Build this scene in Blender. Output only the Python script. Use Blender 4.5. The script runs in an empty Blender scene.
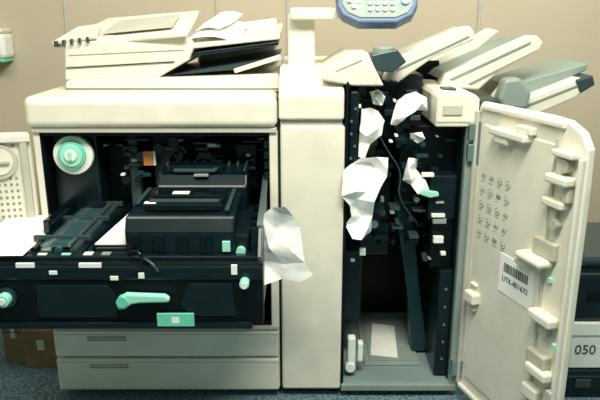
import bpy, bmesh, math, random
from mathutils import Vector, Matrix, geometry
random.seed(7)
scene=bpy.context.scene
scene.view_settings.view_transform='Standard'

# ---------------- materials ----------------
def mat(name,col,rough=.5,metal=0,var=.06,scale=12,bump=0,bscale=200,spec=.5,coat=0,trans=0):
    m=bpy.data.materials.new(name); m.use_nodes=True
    nt=m.node_tree; b=nt.nodes['Principled BSDF']
    b.inputs['Roughness'].default_value=rough; b.inputs['Metallic'].default_value=metal
    b.inputs['Specular IOR Level'].default_value=spec
    b.inputs['Coat Weight'].default_value=coat
    b.inputs['Transmission Weight'].default_value=trans
    tc=nt.nodes.new('ShaderNodeTexCoord'); n=nt.nodes.new('ShaderNodeTexNoise')
    n.inputs['Scale'].default_value=scale; n.inputs['Detail'].default_value=4
    nt.links.new(tc.outputs['Object'],n.inputs['Vector'])
    r=nt.nodes.new('ShaderNodeValToRGB')
    r.color_ramp.elements[0].position=.3; r.color_ramp.elements[1].position=.7
    r.color_ramp.elements[0].color=[c*(1-var) for c in col]+[1]
    r.color_ramp.elements[1].color=[min(1,c*(1+var)) for c in col]+[1]
    nt.links.new(n.outputs['Fac'],r.inputs['Fac']); nt.links.new(r.outputs['Color'],b.inputs['Base Color'])
    if bump:
        n2=nt.nodes.new('ShaderNodeTexNoise'); n2.inputs['Scale'].default_value=bscale
        nt.links.new(tc.outputs['Object'],n2.inputs['Vector'])
        bp=nt.nodes.new('ShaderNodeBump'); bp.inputs['Strength'].default_value=bump; bp.inputs['Distance'].default_value=.01
        nt.links.new(n2.outputs['Fac'],bp.inputs['Height']); nt.links.new(bp.outputs['Normal'],b.inputs['Normal'])
    return m
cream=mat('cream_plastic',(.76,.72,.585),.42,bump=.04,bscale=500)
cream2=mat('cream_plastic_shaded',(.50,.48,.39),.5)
doorm=mat('door_plastic',(.77,.735,.61),.45)
greyp=mat('grey_green_plastic',(.24,.30,.26),.45)
greyd=mat('dark_grey_plastic',(.030,.052,.055),.35)
black=mat('black_teal',(.0006,.003,.0045),.45,var=.3,spec=.25)
black2=mat('black_module',(.0022,.009,.012),.28,var=.3,spec=.45)
black3=mat('black_gloss',(.001,.005,.007),.15,var=.3,spec=.5)
teal=mat('dark_teal_plastic',(.008,.034,.038),.35,var=.3)
steel=mat('steel',(.40,.50,.48),.3,metal=.9)
white=mat('paper_white',(.93,.93,.86),.7,var=.02)
labelm=mat('label_white',(.80,.83,.74),.6)
green=mat('green_plastic',(.15,.60,.40),.4)
greenl=mat('green_light',(.32,.74,.56),.5)
orange=mat('orange_label',(.65,.24,.05),.5)
ink=mat('ink',(.03,.05,.05),.7)
lightink=mat('faded_ink',(.24,.27,.24),.7)
card=mat('cardboard',(.22,.14,.06),.8,var=.15)
blue=mat('panel_blue',(.08,.14,.24),.35)
btnm=mat('button_light',(.55,.62,.62),.4)
glass=mat('glossy_glass',(.03,.08,.09),.06,spec=.9)
rubber=mat('rubber',(.006,.010,.012),.8)
gap=mat('gap_shadow',(.008,.016,.018),.8)
bayf=mat('bay_floor_grey',(.20,.27,.26),.4)

wallm=mat('wall_paint',(.53,.455,.325),.75,var=.05,scale=1.5,bump=.05,bscale=90)
floorm=mat('carpet_blue',(.12,.20,.24),.95,var=.8,scale=130,bump=.6,bscale=300)

# ---------------- helpers ----------------
def empty(name,loc=(0,0,0),rz=0):
    e=bpy.data.objects.new(name,None); e.location=loc; e.rotation_euler=(0,0,rz)
    e.empty_display_size=.1
    scene.collection.objects.link(e); return e
def finish(bm,name,par,m,bev=0,smooth=False,rot=None,loc=None,seg=2):
    me=bpy.data.meshes.new(name); bmesh.ops.recalc_face_normals(bm,faces=bm.faces)
    bm.to_mesh(me); bm.free()
    o=bpy.data.objects.new(name,me); scene.collection.objects.link(o)
    me.materials.append(m)
    if par: o.parent=par
    if rot: o.rotation_euler=rot
    if loc: o.location=loc
    if smooth:
        for p in me.polygons: p.use_smooth=True
    if bev:
        md=o.modifiers.new('b','BEVEL'); md.width=bev; md.segments=seg; md.limit_method='ANGLE'; md.angle_limit=math.radians(40)
    return o
def box(name,par,x0,x1,y0,y1,z0,z1,m,bev=.003,rot=None,seg=2):
    cx,cy,cz=(x0+x1)/2,(y0+y1)/2,(z0+z1)/2
    bm=bmesh.new(); bmesh.ops.create_cube(bm,size=1)
    bmesh.ops.scale(bm,vec=(abs(x1-x0),abs(y1-y0),abs(z1-z0)),verts=bm.verts)
    return finish(bm,name,par,m,min(bev,.45*min(abs(x1-x0),abs(y1-y0),abs(z1-z0))),rot=rot,loc=(cx,cy,cz),seg=seg)
def prism(name,par,pts,a0,a1,m,axis='y',bev=.003,seg=2):
    # pts are the profile; extruded along axis
    bm=bmesh.new(); 
    def P(p,a):
        if axis=='y': return (p[0],a,p[1])
        if axis=='x': return (a,p[0],p[1])
        return (p[0],p[1],a)
    A=[bm.verts.new(P(p,a0)) for p in pts]; B=[bm.verts.new(P(p,a1)) for p in pts]
    bm.faces.new(A); bm.faces.new(B[::-1])
    n=len(pts)
    for i in range(n): bm.faces.new((A[i],A[(i+1)%n],B[(i+1)%n],B[i]))
    return finish(bm,name,par,m,bev,seg=seg)
def cyl(name,par,c,r,h,m,axis='y',seg=28,r2=None,bev=0):
    bm=bmesh.new(); bmesh.ops.create_cone(bm,cap_ends=True,segments=seg,radius1=r,radius2=r if r2 is None else r2,depth=h)
    rot={'y':(math.pi/2,0,0),'x':(0,math.pi/2,0),'z':(0,0,0)}[axis]
    return finish(bm,name,par,m,bev,rot=rot,loc=c)
def slabq(name,par,quad,th,m,bev=.003):
    # quad of 3D pts, extruded along its normal downward
    q=[Vector(p) for p in quad]; n=(q[1]-q[0]).cross(q[2]-q[0]).normalized()
    if n.z>0: n=-n
    bm=bmesh.new(); A=[bm.verts.new(p) for p in q]; B=[bm.verts.new(p+n*th) for p in q]
    bm.faces.new(A); bm.faces.new(B[::-1]); k=len(q)
    for i in range(k): bm.faces.new((A[i],A[(i+1)%k],B[(i+1)%k],B[i]))
    return finish(bm,name,par,m,bev)
def text(name,par,s,loc,rot,size,m):
    c=bpy.data.curves.new(name,'FONT'); c.body=s; c.size=size; c.extrude=.0004; c.align_x='CENTER'; c.align_y='CENTER'
    o=bpy.data.objects.new(name,c); scene.collection.objects.link(o); o.location=loc; o.rotation_euler=rot
    c.materials.append(m); o.parent=par; return o
def paper(name,outline,y,amp,nin=14,seed=1,lean=0,mind=.02):
    rnd=random.Random(seed)
    pts=[Vector(p) for p in outline]; n=len(pts)
    xs=[p.x for p in pts]; zs=[p.y for p in pts]
    inner=[]; tries=0
    while len(inner)<nin and tries<3000:
        tries+=1
        q=Vector((rnd.uniform(min(xs),max(xs)),rnd.uniform(min(zs),max(zs))))
        ins=False; j=n-1
        for i in range(n):
            a,b=pts[i],pts[j]
            if (a.y>q.y)!=(b.y>q.y) and q.x<(b.x-a.x)*(q.y-a.y)/(b.y-a.y)+a.x: ins=not ins
            j=i
        if ins and all((q-r).length>mind for r in inner+pts): inner.append(q)
    allp=pts+inner
    v,e,f,_,_,_=geometry.delaunay_2d_cdt([p for p in allp],[(i,(i+1)%n) for i in range(n)],[],1,1e-6)
    bm=bmesh.new(); vs=[]
    zm=max(zs)
    for p in v: vs.append(bm.verts.new((p.x,y+rnd.uniform(-amp,amp)+lean*(zm-p.y),p.y)))
    for fc in f: bm.faces.new([vs[i] for i in fc])
    cl=bm.edges.layers.float.new('crease_edge'); vl=bm.verts.layers.float.new('crease_vert')
    for e in bm.edges: e[cl]=1.0 if e.is_boundary else rnd.choice([0,.4,.8,1,1])
    for w in bm.verts:
        if w.is_boundary: w[vl]=1.0
    o=finish(bm,name,None,white,smooth=False)
    md=o.modifiers.new('s','SUBSURF'); md.levels=3; md.render_levels=3
    tx=bpy.data.textures.new(name,'VORONOI'); tx.noise_scale=.04
    d=o.modifiers.new('d','DISPLACE'); d.texture=tx; d.strength=.004; d.mid_level=.5
    return o

# ---------------- room ----------------
box('floor',None,-3.5,3.5,-3,1.1,-.05,0,floorm,0)
box('wall_back',None,-3.5,3.5,1.0,1.08,0,2.8,wallm,0)
wl=box('wall_left',None,-2.6,-2.5,-3,1.1,0,2.8,wallm,0)
wr=box('wall_right',None,2.9,3.0,-3,1.1,0,2.8,wallm,0)
for i,x in enumerate((-1.6,-.98,-.345,-.05,.75,1.6)):
    box('trim_%d'%(i+1),None,x-.006,x+.006,.992,1.0,0,2.8,cream2 if i!=2 else wallm,.002)
box('baseboard_back',None,-2.5,2.9,.985,1.0,0,.09,greyd,.002)

# ---------------- photocopier ----------------
pc=empty('photocopier')
box('side_left',pc,-.762,-.742,0,.62,.03,.86,cream)
box('side_right',pc,-.088,-.064,0,.62,.03,.86,cream)
box('rear_cabinet',pc,-.742,-.088,.45,.62,.03,.86,black)
box('cavity_floor',pc,-.742,-.088,.0,.45,.249,.262,black)
box('scanner_housing',pc,-.775,-.064,-.02,.62,.868,.958,cream,.022,seg=5)
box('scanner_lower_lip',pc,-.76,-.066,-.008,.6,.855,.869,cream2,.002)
box('cavity_ceiling',pc,-.742,-.088,.0,.45,.845,.856,black,0)
box('cavity_left_liner',pc,-.742,-.738,.0,.45,.26,.85,black,0)
box('cavity_right_liner',pc,-.092,-.088,.004,.45,.26,.85,black,0)
# lower paper drawers
box('cabinet_core',pc,-.742,-.088,.02,.45,.03,.249,gap,0)
for i,(z0,z1) in enumerate(((.029,.140),(.147,.236))):
    box('paper_tray_%d'%(i+1),pc,-.765,-.066,-.012,.03,z0,z1,cream,.006)
    box('tray_handle_shadow_%d'%(i+1),pc,-.66,-.54,-.016,0,z1-.030,z1-.027,gap,.0)  # dark strip painting the shade of the pull recess below the handle
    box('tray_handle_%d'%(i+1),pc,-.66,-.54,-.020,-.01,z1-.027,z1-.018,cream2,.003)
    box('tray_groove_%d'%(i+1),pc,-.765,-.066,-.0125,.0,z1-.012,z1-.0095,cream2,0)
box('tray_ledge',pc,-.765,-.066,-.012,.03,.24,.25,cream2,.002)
for x in (-.70,-.13):
    for y in (.06,.54): cyl('caster',pc,(x,y,.016),.016,.02,rubber,'x')
# scanner platen & feeder
prism('platen_cover',pc,[(-.70,.955),(-.70,.982),(-.69,.988),(-.07,1.005),(-.06,.998),(-.06,.955)],.13,.58,cream,bev=.005)
prism('platen_seam',pc,[(-.699,.962),(-.699,.9645),(-.0605,.9645),(-.0605,.962)],.1285,.2,gap,bev=0)
prism('feeder_body',pc,[(-.709,.985),(-.70,1.095),(-.576,1.117),(-.333,1.111),(-.315,1.085),(-.333,1.045),(-.38,1.02),(-.43,.992)],.15,.5,cream,bev=.008,seg=3)
prism('feeder_groove',pc,[(-.70,1.022),(-.70,1.025),(-.375,1.043),(-.375,1.040)],.146,.16,gap,bev=0)
prism('feeder_groove_2',pc,[(-.69,1.06),(-.69,1.062),(-.345,1.078),(-.345,1.076)],.147,.16,cream2,bev=0)
slabq('feeder_top_cover',pc,[(-.745,.18,1.09),(-.33,.12,1.125),(-.33,.38,1.19),(-.65,.45,1.165)],.012,cream,.004)
slabq('feeder_cover_recess',pc,[(-.60,.19,1.123),(-.38,.17,1.143),(-.38,.31,1.178),(-.58,.33,1.158)],.004,cream2,.002)
slabq('feeder_cover_flap',pc,[(-.74,.16,1.098),(-.60,.14,1.118),(-.63,.3,1.15),(-.71,.32,1.14)],.01,cream,.002)
for i in range(5):
    box('feeder_rib_%d'%i,pc,-.725+i*.024,-.719+i*.024,.135,.17,1.085+i*.003,1.102+i*.003,greyd,.001)
slabq('feeder_input_tray',pc,[(-.37,.16,1.085),(-.06,.16,1.118),(-.06,.5,1.148),(-.36,.5,1.11)],.012,cream,.005)
slabq('feeder_input_liner',pc,[(-.33,.20,1.091),(-.09,.20,1.118),(-.09,.46,1.141),(-.33,.46,1.112)],.003,cream2,.001)
slabq('feeder_side_guide',pc,[(-.32,.42,1.135),(-.08,.42,1.165),(-.08,.46,1.165),(-.32,.46,1.135)],.03,cream,.005)
slabq('feeder_tray_shadow',pc,[(-.34,.17,1.065),(-.065,.17,1.10),(-.065,.48,1.12),(-.34,.48,1.09)],.012,black2,.003)  # black slab standing in for the dark shadow beneath the input tray
slabq('feeder_output_tray',pc,[(-.40,.17,1.000),(-.19,.17,1.018),(-.062,.17,1.055),(-.062,.5,1.062),(-.40,.5,1.01)],.012,greyd,.003)
slabq('feeder_output_lip',pc,[(-.20,.155,1.02),(-.06,.155,1.062),(-.06,.175,1.062),(-.20,.175,1.02)],.014,cream,.002)
box('feeder_rear_spine',pc,-.36,-.08,.50,.56,.99,1.12,cream2,.01)

# cavity contents
cav=[(-.735,-.60,.06,.40,.55,.845,black2),(-.60,-.50,.15,.40,.5,.80,black),(-.47,-.30,.2,.44,.5,.82,black2),(-.30,-.10,.17,.44,.5,.79,black),
     (-.6,-.1,.12,.16,.83,.845,black2),(-.52,-.49,.10,.3,.6,.83,greyd),(-.2,-.13,.12,.2,.66,.80,black2)]
for i,c in enumerate(cav): box('cavity_module_%d'%i,pc,*c[:6],c[6],.006)
for i in range(40):
    x=random.uniform(-.58,-.12); z=random.uniform(.66,.84)
    box('cavity_bracket_%d'%i,pc,x,x+random.uniform(.015,.07),.09,.16,z,z+random.uniform(.004,.014),random.choice([black2,teal,greyd,black3,greyd,teal,steel]),.002)
for i in range(12):
    cyl('cavity_gear_%d'%i,pc,(random.uniform(-.56,-.15),.085,random.uniform(.68,.82)),random.uniform(.008,.016),.02,random.choice([teal,black2,greyd]))
for i,(x,z) in enumerate(((-.585,.80),(-.54,.71),(-.36,.815),(-.25,.80),(-.16,.77),(-.12,.82))):
    box('cavity_tag_%d'%i,pc,x,x+.012,.07,.09,z,z+.006,[greyp,labelm,greyp][i%3],.001)
# toner dial
cyl('dial_plate',pc,(-.662,.035,.783),.058,.02,labelm,bev=.003)
box('dial_tab',pc,-.70,-.63,.03,.045,.735,.76,labelm,.004)
cyl('dial_ring',pc,(-.662,.022,.785),.040,.02,green,bev=.002)
cyl('dial_ring_inner',pc,(-.662,.018,.785),.033,.02,greenl,bev=.002)
cyl('dial_knob',pc,(-.662,.012,.785),.018,.02,labelm,bev=.003)
box('dial_knob_grip',pc,-.667,-.657,-.002,.01,.772,.798,greenl,.002)
box('orange_label',pc,-.468,-.440,.07,.085,.742,.785,orange,.001)
box('orange_label_white',pc,-.439,-.432,.07,.085,.742,.785,labelm,.001)
for z in (.83,.80,.77,.74):
    box('latch_%d'%int(z*100),pc,-.104,-.09,-.004,.03,z-.02,z,black3,.002)

# pulled out transport drawer
y0=-.33
box('drawer_base',pc,-.765,-.098,y0+.02,.30,.42,.56,black,.006)
box('drawer_front',pc,-.775,-.092,y0,y0+.03,.419,.588,black,.008)
box('drawer_front_band',pc,-.775,-.094,y0-.006,y0+.01,.545,.58,black2,.004)
box('drawer_front_foot',pc,-.775,-.12,y0-.010,y0+.01,.412,.43,black3,.003)
prism('drawer_front_recess',pc,[(-.66,.44),(-.66,.53),(-.48,.53),(-.46,.50),(-.46,.44)],y0-.004,y0+.01,black2,bev=.003)
prism('drawer_front_recess_2',pc,[(-.28,.445),(-.30,.48),(-.28,.535),(-.17,.535),(-.16,.445)],y0-.004,y0+.01,black2,bev=.003)
box('drawer_rim_front',pc,-.77,-.10,y0+.02,y0+.06,.575,.597,black2,.004)
box('drawer_rim_left',pc,-.775,-.755,y0+.02,.2,.56,.597,black3,.003)
box('drawer_mid_wall',pc,-.54,-.525,y0+.05,.2,.56,.607,black3,.003)
prism('drawer_right_plate',pc,[(y0+.01,.43),(y0+.01,.60),(y0+.06,.66),(-.10,.69),(.03,.715),(.12,.715),(.12,.43)],-.106,-.096,greyd,'x',.002)
prism('drawer_right_plate_edge',pc,[(y0+.06,.662),(-.10,.692),(.03,.717),(.03,.722),(-.10,.697),(y0+.06,.667)],-.109,-.094,steel,'x',0)
for i,(yy,zz) in enumerate(((-.25,.56),(-.2,.6),(-.13,.62),(-.05,.58))):
    cyl('plate_screw_%d'%i,pc,(-.108,yy,zz),.008,.01,steel,'x')
    box('plate_rib_%d'%i,pc,-.125,-.106,yy-.02,yy-.01,.55,.66,black2,.002)
# transfer roller unit
box('roller_unit_frame',pc,-.695,-.55,-.29,.14,.56,.60,black2,.004)
for i,x in enumerate((-.675,-.645,-.615,-.575)):
    cyl('transfer_roller_%d'%i,pc,(x,-.08,.602),.009 if i!=1 else .013,.40,[black3,steel,glass,greyd][i],'y')
box('roller_glass',pc,-.665,-.595,-.27,.10,.606,.611,glass,.002)
box('roller_glass_edge',pc,-.593,-.585,-.27,.10,.606,.616,steel,.002)
for yy in (-.22,-.05,.1):
    box('roller_cross_%d'%int(yy*100+50),pc,-.70,-.55,yy,yy+.012,.605,.62,greyd,.002)
box('roller_handle',pc,-.70,-.68,-.15,.1,.60,.64,black3,.004)
# fuser unit
prism('fuser_lower',pc,[(-.29,.57),(-.29,.655),(-.27,.69),(-.02,.70),(-.02,.57)],-.44,-.165,black2,'x',.006)
prism('fuser_upper',pc,[(-.06,.60),(-.06,.71),(-.03,.738),(.13,.752),(.16,.73),(.16,.60)],-.405,-.15,black2,'x',.006)
box('fuser_top_plate',pc,-.40,-.20,-.24,-.08,.695,.712,black3,.005)
box('fuser_slot_1',pc,-.39,-.21,-.225,-.20,.712,.717,greyd,.002)
box('fuser_slot_2',pc,-.39,-.21,-.175,-.16,.712,.717,black,.002)
box('fuser_handle',pc,-.38,-.22,-.02,.03,.74,.765,black3,.008)
box('fuser_handle_grip',pc,-.36,-.24,-.035,-.02,.745,.755,greyd,.003)
for i in range(9): box('fuser_rib_%d'%i,pc,-.395+i*.026,-.389+i*.026,.04,.15,.745,.757,greyd,.001)
box('fuser_label_1',pc,-.345,-.30,-.14,-.115,.712,.7135,labelm,0)
box('fuser_label_2',pc,-.30,-.26,-.05,-.03,.738,.742,lightink,0)
box('fuser_label_3',pc,-.40,-.37,-.235,-.215,.7125,.7135,labelm,0)
for i in range(4):
    box('fuser_front_rib_%d'%i,pc,-.43+i*.06,-.40+i*.06,-.296,-.288,.585,.65,black3,.003)
box('fuser_side_step',pc,-.17,-.13,-.27,.0,.57,.64,black2,.004)
cyl('fuser_green_knob',pc,(-.15,-.28,.60),.012,.015,greenl)
box('fuser_green_tab',pc,-.195,-.175,-.298,-.29,.605,.632,greenl,.001)
for i,(a,b,c,d) in enumerate(((-.43,-.42,-.2,-.05),(-.19,-.18,-.26,-.05),(-.245,-.235,-.03,.12),(-.16,-.155,-.04,.14))):
    box('fuser_edge_strip_%d'%i,pc,a,b,c,d,.70 if i<2 else .75,.706 if i<2 else .757,greyd,.001)
# cables
def wire(name,par,pts,r,m):
    c=bpy.data.curves.new(name,'CURVE'); c.dimensions='3D'; c.bevel_depth=r; s=c.splines.new('NURBS'); s.points.add(len(pts)-1)
    for i,p in enumerate(pts): s.points[i].co=(*p,1)
    s.use_endpoint_u=True; s.order_u=3
    c.materials.append(m); o=bpy.data.objects.new(name,c); scene.collection.objects.link(o); o.parent=par; return o
wire('cable_1',pc,[(-.43,-.3,.60),(-.40,-.335,.63),(-.38,-.34,.59),(-.41,-.34,.57)],.004,black3)
wire('cable_2',pc,[(-.41,-.3,.59),(-.37,-.345,.61),(-.35,-.34,.57)],.004,greyd)
# front details
prism('green_lever',pc,[(-.455,.482),(-.448,.505),(-.43,.516),(-.335,.512),(-.322,.503),(-.325,.492),(-.40,.49),(-.42,.486),(-.435,.474),(-.452,.472)],y0-.026,y0-.008,greenl,bev=.005)
cyl('lever_pivot',pc,(-.44,y0-.02,.495),.014,.02,green)
for nm,x,z in (('knob_left',-.735,.497),('knob_right',-.137,.541),):
    cyl(nm,pc,(x,y0-.015,z),.017 if 'left' in nm else .012,.03,greenl,bev=.003); cyl(nm+'_cap',pc,(x,y0-.031,z),.008,.005,labelm)
cyl('knob_left_washer',pc,(-.735,y0-.003,.497),.026,.012,teal)
box('green_label',pc,-.359,-.266,y0-.016,y0-.009,.423,.458,green,.001)
box('green_label_mark',pc,-.322,-.303,y0-.0165,y0-.015,.432,.449,labelm,0)
for i,(x0,x1,z0,z1) in enumerate(((-.70,-.655,.578,.590),(-.545,-.49,.578,.590),(-.62,-.60,.56,.57),(-.47,-.45,.545,.556),(-.17,-.155,.56,.585),(-.40,-.385,.55,.565))):
    box('rim_label_%d'%i,pc,x0,x1,y0-.009,y0-.001,z0,z1,labelm,.001)
for i,x in enumerate((-.66,-.60,-.545,-.5)):
    box('rim_top_label_%d'%i,pc,x,x+.022,y0+.03,y0+.05,.597,.599,[labelm,greenl,labelm,greyp][i],0)
prism('paper_sheet_on_belt',pc,[(-.53,-.25),(-.405,-.25),(-.405,.09),(-.50,.14)],.606,.609,white,'z',0)
box('belt_plate',pc,-.525,-.40,-.27,.15,.57,.603,black3,.003)

# opened left front door of the copier
ld=empty('copier_front_door',(-.768,-.004,0),math.radians(180-12+24))
# local +x runs outward (left) from hinge, inner face looks to the camera (local +y after the turn)
box('panel',ld,0.002,.36,-.03,-.004,.40,.855,cream,.01)
def lbox(n,a,b,c,d,m,dy=.006): return box(n,ld,a,b,-.004,-.004+dy,c,d,m,.002)
bm=bmesh.new()
for i in range(18):
    for j in range(22):
        u=.05+i*.016; v=.42+j*.019
        if (u-.09)**2+(v-.775)**2<.055**2: continue
        bmesh.ops.create_cube(bm,size=1,matrix=Matrix.Translation((u,-.0035,v))@Matrix.Diagonal((.007,.002,.007,1)))
finish(bm,'perforations',ld,lightink)
box('hinge_edge',ld,.01,.03,-.004,.01,.41,.85,cream2,.003)
cyl('dial_recess',ld,(.09,0,.775),.05,.012,cream2); cyl('dial_recess_in',ld,(.09,.003,.775),.038,.012,cream)
box('dial_pointer',ld,.06,.12,.008,.018,.77,.78,cream2,.003)
box('top_rail',ld,.0,.36,-.004,.012,.83,.85,cream,.003)

# centre column
prism('column_cap',pc,[(-.012,.892),(-.012,.962),(.0,.975),(.12,1.03),(.6,1.03),(.6,.892)],-.060,.124,cream,'x',.007,3)
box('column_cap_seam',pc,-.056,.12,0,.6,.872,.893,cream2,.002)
box('column_panel',pc,-.056,.128,-.008,.6,.03,.874,cream,.007)
box('column_gap',pc,-.0655,-.055,.01,.6,.03,.95,gap,0)
box('column_foot',pc,-.05,.12,.03,.6,.0,.03,rubber,0)

# console with arm
box('console_post',pc,-.037,.045,.18,.26,1.02,1.18,cream,.008)
box('console_arm',pc,-.03,.17,.14,.24,1.162,1.196,cream,.008)
con=empty('console_head',(.22,.11,1.205)); con.parent=pc; con.rotation_euler=(math.radians(-30),0,0)
prism('console_shell',con,[(-.12,.06),(-.115,-.01),(-.10,-.04),(-.055,-.064),(.055,-.064),(.10,-.04),(.115,-.01),(.12,.06)],-.012,.03,blue,bev=.008,seg=3)
prism('console_face',con,[(-.10,.05),(-.10,-.01),(-.085,-.034),(-.05,-.05),(.05,-.05),(.085,-.034),(.10,-.01),(.10,.05)],-.016,-.01,greyp,bev=.002)
for i in range(4):
    for j in range(4):
        cyl('key_%d_%d'%(i,j),con,(-.022+i*.021,-.019,.03-j*.019),.0065,.008,btnm,bev=.001,seg=14)
for j in range(4):
    cyl('mode_key_%d'%j,con,(-.08+(.012 if j==3 else 0),-.019,.035-j*.018),.006,.008,btnm,seg=14); box('mode_mark_%d'%j,con,-.062,-.045,-.018,-.015,.031-j*.018,.036-j*.018,labelm,0)
cyl('start_key',con,(.078,-.02,.0),.012,.01,greenl); cyl('stop_key',con,(.075,-.02,.032),.009,.01,orange)

# ---------------- finisher ----------------
fn=empty('paper_finisher')
box('left_inner_wall',fn,.129,.138,.0,.55,.03,1.0,black,.002)
box('right_side',fn,.478,.50,.0,.58,.03,.87,cream,.004)
box('right_front_flange',fn,.474,.5,-.006,.02,.03,.87,greyp,.003)
box('right_inner_liner',fn,.470,.478,.02,.5,.05,.87,black2,.001)
box('back_wall',fn,.13,.49,.50,.58,.03,1.02,black,.002)
box('inner_floor',fn,.13,.49,.0,.55,.03,.05,bayf,.004)
box('front_sill',fn,.13,.5,-.008,.012,.022,.046,greyp,.004)
box('side_lower_foot',fn,.14,.49,.04,.5,.0,.03,rubber,.0)
prism('top_right_block',fn,[(.383,.872),(.383,.955),(.393,.968),(.49,.962),(.503,.95),(.503,.872)],-.01,.4,cream,bev=.005)
box('top_right_block_seam',fn,.385,.503,-.012,.0,.885,.889,cream2,0)
box('top_right_switch',fn,.40,.455,-.014,0,.905,.935,cream2,.003)
# inner mechanism
mech=[(.14,.168,.02,.10,.55,.97,black2),(.168,.235,.12,.3,.75,.985,black3),(.235,.38,.2,.4,.8,1.0,black2),(.30,.47,.10,.45,.62,.86,black),
 (.15,.30,.22,.5,.40,.76,black2),(.385,.47,.04,.3,.58,.72,black2),(.40,.47,.05,.2,.42,.58,black),(.14,.20,.12,.4,.2,.45,black2),(.43,.475,.03,.4,.06,.42,black2)]
for i,c in enumerate(mech): box('mech_block_%d'%i,fn,*c[:6],c[6],.006)
prism('paper_path_plate',fn,[(.30,.62),(.36,.60),(.40,.30),(.44,.06),(.385,.06),(.36,.28)],.18,.24,teal,bev=.003)
prism('paper_chute',fn,[(.235,.95),(.26,.96),(.35,.80),(.42,.62),(.40,.61),(.33,.76)],.10,.3,black3,bev=.004)
for i in range(80):
    x=random.uniform(.15,.45); z=random.uniform(.45,.98); yy=random.uniform(.05,.14)
    box('mech_bracket_%d'%i,fn,x,x+random.uniform(.008,.04),yy,yy+.05,z,z+random.uniform(.003,.018),random.choice([black2,teal,black2,greyd,black3,greyd,black3]),.0015)
for i in range(20):
    cyl('mech_roller_%d'%i,fn,(random.uniform(.16,.45),.07,random.uniform(.45,.95)),random.uniform(.005,.014),.03,random.choice([black3,teal,steel,greyd,black2]),seg=18)
for i in range(9):
    x=random.uniform(.17,.45); z=random.uniform(.42,.96)
    box('mech_small_tag_%d'%i,fn,x,x+random.uniform(.006,.014),.035,.06,z,z+random.uniform(.003,.007),random.choice([labelm,labelm,greyp,greenl]),.001)
for i in range(11):
    cyl('mech_screw_%d'%i,fn,(random.choice([.147,.158]),.016,.56+i*.036),.004,.006,steel,seg=10)
for i in range(5):
    cyl('lower_screw_%d'%i,fn,(.452,.026,.12+i*.06),.004,.006,steel,seg=10)
tags=[(.395,.435,.592,.602,labelm),(.40,.44,.572,.586,greyp),(.405,.435,.51,.53,labelm),(.416,.426,.507,.512,ink),(.36,.395,.717,.728,labelm),(.405,.43,.635,.64,greyp),
 (.182,.20,.47,.49,labelm),(.155,.168,.45,.455,greenl),(.32,.335,.83,.845,greyp),(.162,.175,.92,.93,labelm),(.24,.25,.64,.655,greyp),(.43,.445,.47,.48,labelm),(.215,.235,.95,.965,greyp),(.34,.375,.775,.785,teal)]
for i,(a,b,c,d,m) in enumerate(tags): box('mech_tag_%d'%i,fn,a,b,.028,.045,c,d,m,.001)
prism('green_release_handle',fn,[(.355,.665),(.36,.68),(.41,.672),(.412,.66),(.385,.655)],.02,.035,greenl,bev=.003)
box('white_lever',fn,.152,.178,.03,.06,.085,.19,labelm,.006)
cyl('white_lever_foot',fn,(.162,.04,.085),.017,.03,labelm,bev=.003)
box('white_lever_small',fn,.186,.203,.04,.07,.10,.165,labelm,.004)
box('stitch_tray_rim',fn,.215,.40,.10,.42,.05,.058,greyp,.003)
box('stitch_tray_glass',fn,.235,.385,.12,.40,.058,.062,greyp,.001)
prism('stitch_tray_paper',fn,[(.24,.15),(.33,.13),(.35,.36),(.27,.38)],.0625,.0645,labelm,'z',0)
wire('mech_cable_1',fn,[(.2,.1,.9),(.25,.06,.8),(.31,.07,.72),(.29,.06,.64),(.36,.08,.56)],.0025,greyd)
wire('mech_cable_2',fn,[(.44,.08,.68),(.40,.05,.63),(.43,.05,.56),(.41,.07,.48)],.003,teal)
# tops and trays
prism('top_cover',fn,[(.062,1.0),(.068,1.03),(.135,1.073),(.187,1.078),(.205,1.04),(.235,.985),(.15,.985)],.0,.35,cream,bev=.007,seg=3)
prism('top_cover_groove',fn,[(.10,1.03),(.17,1.06),(.172,1.056),(.10,1.026)],-.002,.01,cream2,bev=0)
prism('top_cover_knob_base',fn,[(.185,1.03),(.20,1.07),(.27,1.085),(.298,1.05),(.26,1.02)],.02,.12,greyd,bev=.004)
cyl('top_cover_knob',fn,(.235,.05,1.075),.03,.03,greyp,'z',bev=.004)
prism('upper_cover_arm',fn,[(.25,.985),(.284,1.05),(.47,1.135),(.50,1.145),(.516,1.125),(.515,1.104),(.40,1.055),(.29,.975)],.15,.22,cream,bev=.006)
prism('upper_cover_arm_groove',fn,[(.29,1.02),(.50,1.118),(.50,1.113),(.29,1.014)],.147,.16,greyp,bev=0)
prism('upper_cover_arm_rear',fn,[(.27,1.0),(.30,1.05),(.51,1.14),(.53,1.11),(.38,1.05)],.34,.40,cream2,bev=.006)
prism('upper_cover_web',fn,[(.27,1.02),(.50,1.125),(.50,1.112),(.27,1.005)],.2,.36,greyp,bev=.002)
prism('output_tray_upper',fn,[(.434,.962),(.446,1.0),(.697,1.115),(.72,1.115),(.741,1.095),(.731,1.073),(.615,1.01),(.553,.95)],.2,.26,cream,bev=.006)
prism('tray_upper_groove_1',fn,[(.46,.985),(.70,1.098),(.70,1.092),(.47,.982)],.197,.22,greyp,bev=0)
prism('tray_upper_groove_2',fn,[(.52,.972),(.71,1.068),(.71,1.063),(.53,.97)],.197,.22,greyp,bev=0)
prism('output_tray_upper_deck',fn,[(.45,.975),(.47,.995),(.72,1.105),(.72,1.09),(.6,1.02),(.50,.97)],.26,.52,greyp,bev=.004)
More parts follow.
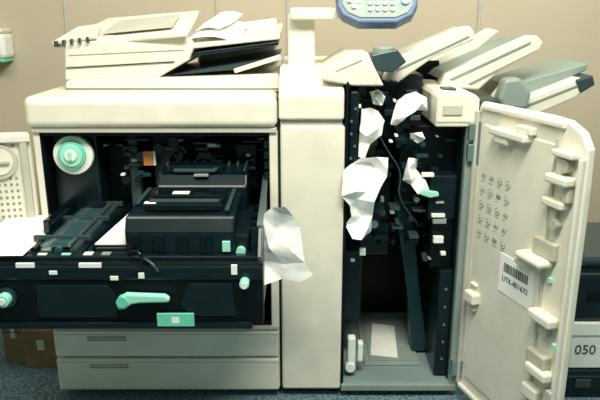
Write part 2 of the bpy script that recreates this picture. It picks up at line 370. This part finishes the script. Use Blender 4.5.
prism('output_tray_upper_rear',fn,[(.434,.962),(.446,1.01),(.66,1.13),(.70,1.12),(.56,1.0)],.52,.56,cream,bev=.005)
prism('output_tray_lower',fn,[(.62,.895),(.60,.93),(.64,.985),(.665,.975),(.70,.93),(.85,.99),(.887,.992),(.889,.965),(.85,.93),(.74,.88)],.18,.24,cream,bev=.006)
prism('tray_lower_groove',fn,[(.70,.91),(.86,.975),(.86,.969),(.70,.903)],.177,.2,greyp,bev=0)
prism('output_tray_lower_deck',fn,[(.62,.91),(.66,.96),(.74,.985),(.90,1.03),(.90,1.01),(.76,.94),(.68,.90)],.24,.50,greyp,bev=.004)
prism('output_tray_lower_cap',fn,[(.60,.93),(.615,.99),(.66,.995),(.70,.95),(.69,.90),(.62,.90)],.14,.20,greyp,bev=.01)
prism('output_tray_lower_tip',fn,[(.84,.985),(.89,1.0),(.90,.97),(.86,.945)],.17,.5,greyd,bev=.005)
box('tray_mount',fn,.50,.62,.15,.5,.6,.93,greyd,.006)

# finisher open door
th=math.atan2(-.952,.306)
fd=empty('finisher_door',(.503,-.008,0),th)
H=[(.0,.05),(.0,.93),(.01,.945),(.30,.948),(.36,.945),(.41,.925),(.435,.89),(.438,.80),(.438,.06),(.43,.045),(.01,.045)]
prism('door_shell',fd,H,0,.022,doorm,bev=.006,seg=3)
def db(n,s0,s1,z0,z1,m=doorm,d=.02,bev=.004,d0=0): return box(n,fd,s0,s1,-d,-d0+.001,z0,z1,m,bev)
db('rim_top',.02,.36,.925,.94,doorm,.010)
db('rim_hinge',.0,.014,.06,.92,cream2,.014)
db('rim_outer',.422,.434,.08,.87,doorm,.014)
db('rim_bottom',.01,.43,.05,.064,doorm,.012)
db('raised_field',.035,.33,.10,.885,doorm,.005,.004)
db('step_line',.335,.341,.10,.90,cream2,.007,.001)
db('bracket_top',.10,.25,.872,.892,doorm,.035,.005)
db('bracket_top_tab',.12,.18,.852,.875,doorm,.03,.005)
db('bracket_top_b',.20,.26,.892,.912,doorm,.022,.004)
db('clip_1',.35,.42,.865,.88,doorm,.03); db('clip_1b',.36,.38,.82,.865,cream2,.022)
db('clip_2',.34,.415,.80,.822,doorm,.035,.006); db('clip_2b',.39,.41,.76,.80,cream2,.02)
db('clip_3',.33,.40,.742,.76,doorm,.028); db('clip_3b',.35,.37,.70,.74,cream2,.016)
cyl('screw_boss',fd,(.385,-.01,.845),.016,.02,cream2); cyl('screw_boss_2',fd,(.37,-.01,.70),.013,.02,cream2)
db('handle_latch',.27,.37,.585,.605,doorm,.045,.008); db('handle_latch_b',.25,.30,.56,.585,doorm,.03,.008); db('handle_latch_c',.30,.38,.605,.65,cream2,.015)
db('small_latch',.035,.085,.36,.395,doorm,.03,.006); db('small_latch_b',.05,.075,.335,.36,cream2,.02); db('small_latch_c',.04,.07,.41,.42,labelm,.014)
db('clip_4',.33,.415,.445,.47,doorm,.035,.006); db('clip_4b',.36,.39,.41,.445,cream2,.02)
db('clip_5',.33,.40,.325,.36,cream2,.025,.005); db('clip_5b',.34,.42,.30,.325,doorm,.035,.006)
db('catch_low',.33,.39,.225,.26,doorm,.03,.005); db('catch_low_b',.40,.43,.19,.28,cream2,.018)
db('green_dot',.36,.372,.548,.56,greenl,.008,.001); db('green_dot_b',.415,.425,.395,.41,greenl,.02,.001)
# pictogram sticker (faded instructions)
random.seed(12)
for i in range(4):
    for j in range(5):
        s=.055+i*.038; z=.745-j*.042
        t=random.random()
        if t<.45:
            cyl('pictogram_%d_%d'%(i,j),fd,(s,-.0056,z),.011,.001,greyp,seg=16)
            cyl('pictogram_in_%d_%d'%(i,j),fd,(s,-.0062,z),.0085,.001,doorm,seg=16)
        elif t<.75:
            prism('pictogram_%d_%d'%(i,j),fd,[(s-.012,z-.006),(s-.002,z+.008),(s+.012,z+.004),(s+.006,z-.009)],-.0056,-.005,greyp,bev=0)
            prism('pictogram_in_%d_%d'%(i,j),fd,[(s-.009,z-.005),(s-.001,z+.006),(s+.009,z+.002),(s+.004,z-.007)],-.0060,-.005,doorm,bev=0)
        else:
            db('pictogram_%d_%d'%(i,j),s-.010,s+.010,z-.007,z+.005,greyp,.0058,0)
        db('pictogram_mark_%d_%d'%(i,j),s-.004,s+.004,z-.003,z+.002,lightink,.0072,0)
        db('pictogram_line_%d_%d'%(i,j),s-.011,s-.003+random.uniform(0,.014),z-.017,z-.015,lightink,.0056,0)
db('asset_label',.165,.31,.445,.555,white,.0065,.0)
random.seed(3); s=.185
while s<.285:
    w=random.choice([.0015,.003,.0045]); db('bar_%d'%int(s*1e4),s,s+w,.508,.533,ink,.0072,0); s+=w+random.choice([.002,.003])
text('asset_label_text',fd,'UTK-801632',(.237,-.0072,.488),(math.pi/2,0,0),.021,ink)
# hinges
for z in (.86,.80,.11): 
    box('hinge_%d'%int(z*100),fn,.475,.51,-.022,.0,z-.025,z+.025,steel,.003); cyl('hinge_pin_%d'%int(z*100),fn,(.505,-.02,z),.006,.06,steel,'z')

# ---------------- crumpled papers ----------------
k=.001
def S(l): return [(a*k,b*k) for a,b in l]
paper('crumpled_paper',S([(-73,693),(-39,699),(-18,668),(0,636),(13,539),(35,502),(0,481),(-50,484),(-103,475),(-110,539),(-100,672)]),-.2,.016,5,14,mind=.04)
paper('crumpled_paper',S([(123,750),(148,762),(176,785),(215,790),(250,788),(247,735),(230,706),(214,661),(213,610),(212,556),(180,545),(153,550),(135,575),(150,610),(145,645),(119,676)]),-.02,.028,12,5,mind=.022)
paper('crumpled_paper',S([(178,916),(202,922),(226,910),(247,880),(234,844),(205,814),(188,768),(169,783),(170,859)]),.03,.022,6,6)
paper('crumpled_paper',S([(276,940),(305,955),(334,964),(368,944),(373,908),(336,912),(310,893),(282,865),(260,873)]),.05,.02,5,7,mind=.016)
paper('crumpled_paper',S([(318,773),(350,767),(345,735),(372,705),(385,677),(350,664),(330,690),(306,700)]),.04,.018,4,8,mind=.016)
paper('crumpled_paper',S([(200,962),(228,968),(246,950),(238,925),(212,930)]),.06,.015,2,11,mind=.01)
paper('crumpled_paper',S([(330,845),(352,852),(362,832),(345,815),(328,825)]),.035,.012,2,12,mind=.01)
def sheet(name,corners,bend,m=white,par=None):
    a,b,c,d=[Vector(p) for p in corners]; bm=bmesh.new(); N=10; g=[]
    for i in range(N+1):
        r=[]
        for j in range(N+1):
            u=i/N; v=j/N; p=(a*(1-u)+b*u)*(1-v)+(d*(1-u)+c*u)*v
            r.append(bm.verts.new(p+Vector((0,0,bend*math.sin(math.pi*u)+bend*.4*math.sin(5*v+2*u)))))
        g.append(r)
    for i in range(N):
        for j in range(N): bm.faces.new((g[i][j],g[i+1][j],g[i+1][j+1],g[i][j+1]))
    return finish(bm,name,par,m,smooth=True)
sheet('paper_sheet',[(-.335,.20,1.105),(-.20,.17,1.095),(-.17,.40,1.145),(-.30,.44,1.15)],.010)
sheet('paper_sheet',[(-.33,.28,1.125),(-.25,.24,1.13),(-.19,.42,1.175),(-.27,.46,1.185)],.008)
sheet('paper_sheet_in_drawer',[(-.88,-.345,.598),(-.69,-.315,.6),(-.70,.02,.603),(-.86,-.02,.603)],.004,par=pc)

# ---------------- surrounding things ----------------
cb=empty('cardboard_box')
box('carton',cb,-1.03,-.955,.2,.5,0,.165,card,.003); box('tape',cb,-1.0,-.985,.198,.2,.1,.165,cream2,0); box('lid_seam',cb,-1.03,-.955,.198,.2,.12,.123,ink,0)
cb2=empty('cardboard_box')
box('carton',cb2,-.945,-.80,.17,.5,0,.14,card,.003); box('tape',cb2,-.9,-.875,.168,.17,.07,.14,cream2,0); box('carton_lid',cb2,-.948,-.797,.165,.505,.11,.145,card,.002)
sb=empty('storage_box')
box('carton_white',sb,.85,1.2,.0,.4,.10,.235,labelm,.004); box('lid',sb,.845,1.205,-.005,.405,.215,.26,labelm,.004)
text('box_number',sb,'050',(.895,-.0015,.165),(math.pi/2,0,0),.045,ink)
ub=empty('equipment_case')
box('case_body',ub,.84,1.3,-.01,.5,0,.098,black2,.006); box('case_latch',ub,.87,.92,-.018,-.01,.04,.07,greyd,.003); box('case_lid_line',ub,.84,1.3,-.013,-.01,.075,.08,greyd,0)
ub2=empty('laser_printer')
box('printer_body',ub2,.84,1.25,.0,.42,.262,.42,black2,.012); box('printer_top',ub2,.87,1.22,.05,.4,.42,.46,greyd,.015); box('printer_slot',ub2,.88,1.2,-.004,.01,.33,.36,black,.002)
wd=empty('soap_dispenser')
box('dispenser_body',wd,-1.34,-1.21,.90,1.0,1.0,1.10,labelm,.015); box('dispenser_base',wd,-1.33,-1.22,.90,1.0,.985,1.0,green,.003); box('dispenser_cap',wd,-1.34,-1.215,.90,1.0,1.10,1.12,cream,.008)

# ---------------- light ----------------
def area(name,loc,target,size,power,col,sy=None):
    l=bpy.data.lights.new(name,'AREA'); l.energy=power; l.color=col; l.size=size
    if sy: l.shape='RECTANGLE'; l.size_y=sy
    o=bpy.data.objects.new(name,l); o.location=loc
    o.rotation_euler=(Vector(target)-Vector(loc)).to_track_quat('-Z','Y').to_euler(); scene.collection.objects.link(o)
area('ceiling_lamp',(.3,-1.2,2.5),(.1,.1,.6),1.1,68,(1,.96,.86),.5)
area('ceiling_lamp',(-.9,-1.1,2.5),(-.5,.2,.6),1.0,20,(1,.96,.86),.4)
area('ceiling_lamp',(1.3,.1,2.7),(.8,.6,1.0),1.0,20,(1,.95,.85),.4)
w=bpy.data.worlds.new('world'); scene.world=w; w.use_nodes=True
w.node_tree.nodes['Background'].inputs[0].default_value=(.50,.88,.84,1); w.node_tree.nodes['Background'].inputs[1].default_value=.32

cam=bpy.data.cameras.new('camera'); cam.lens=39; cam.sensor_width=36
co=bpy.data.objects.new('camera',cam); co.location=(0,-1.83,1.183); co.rotation_euler=(math.radians(73.9),0,0)
scene.collection.objects.link(co); scene.camera=co
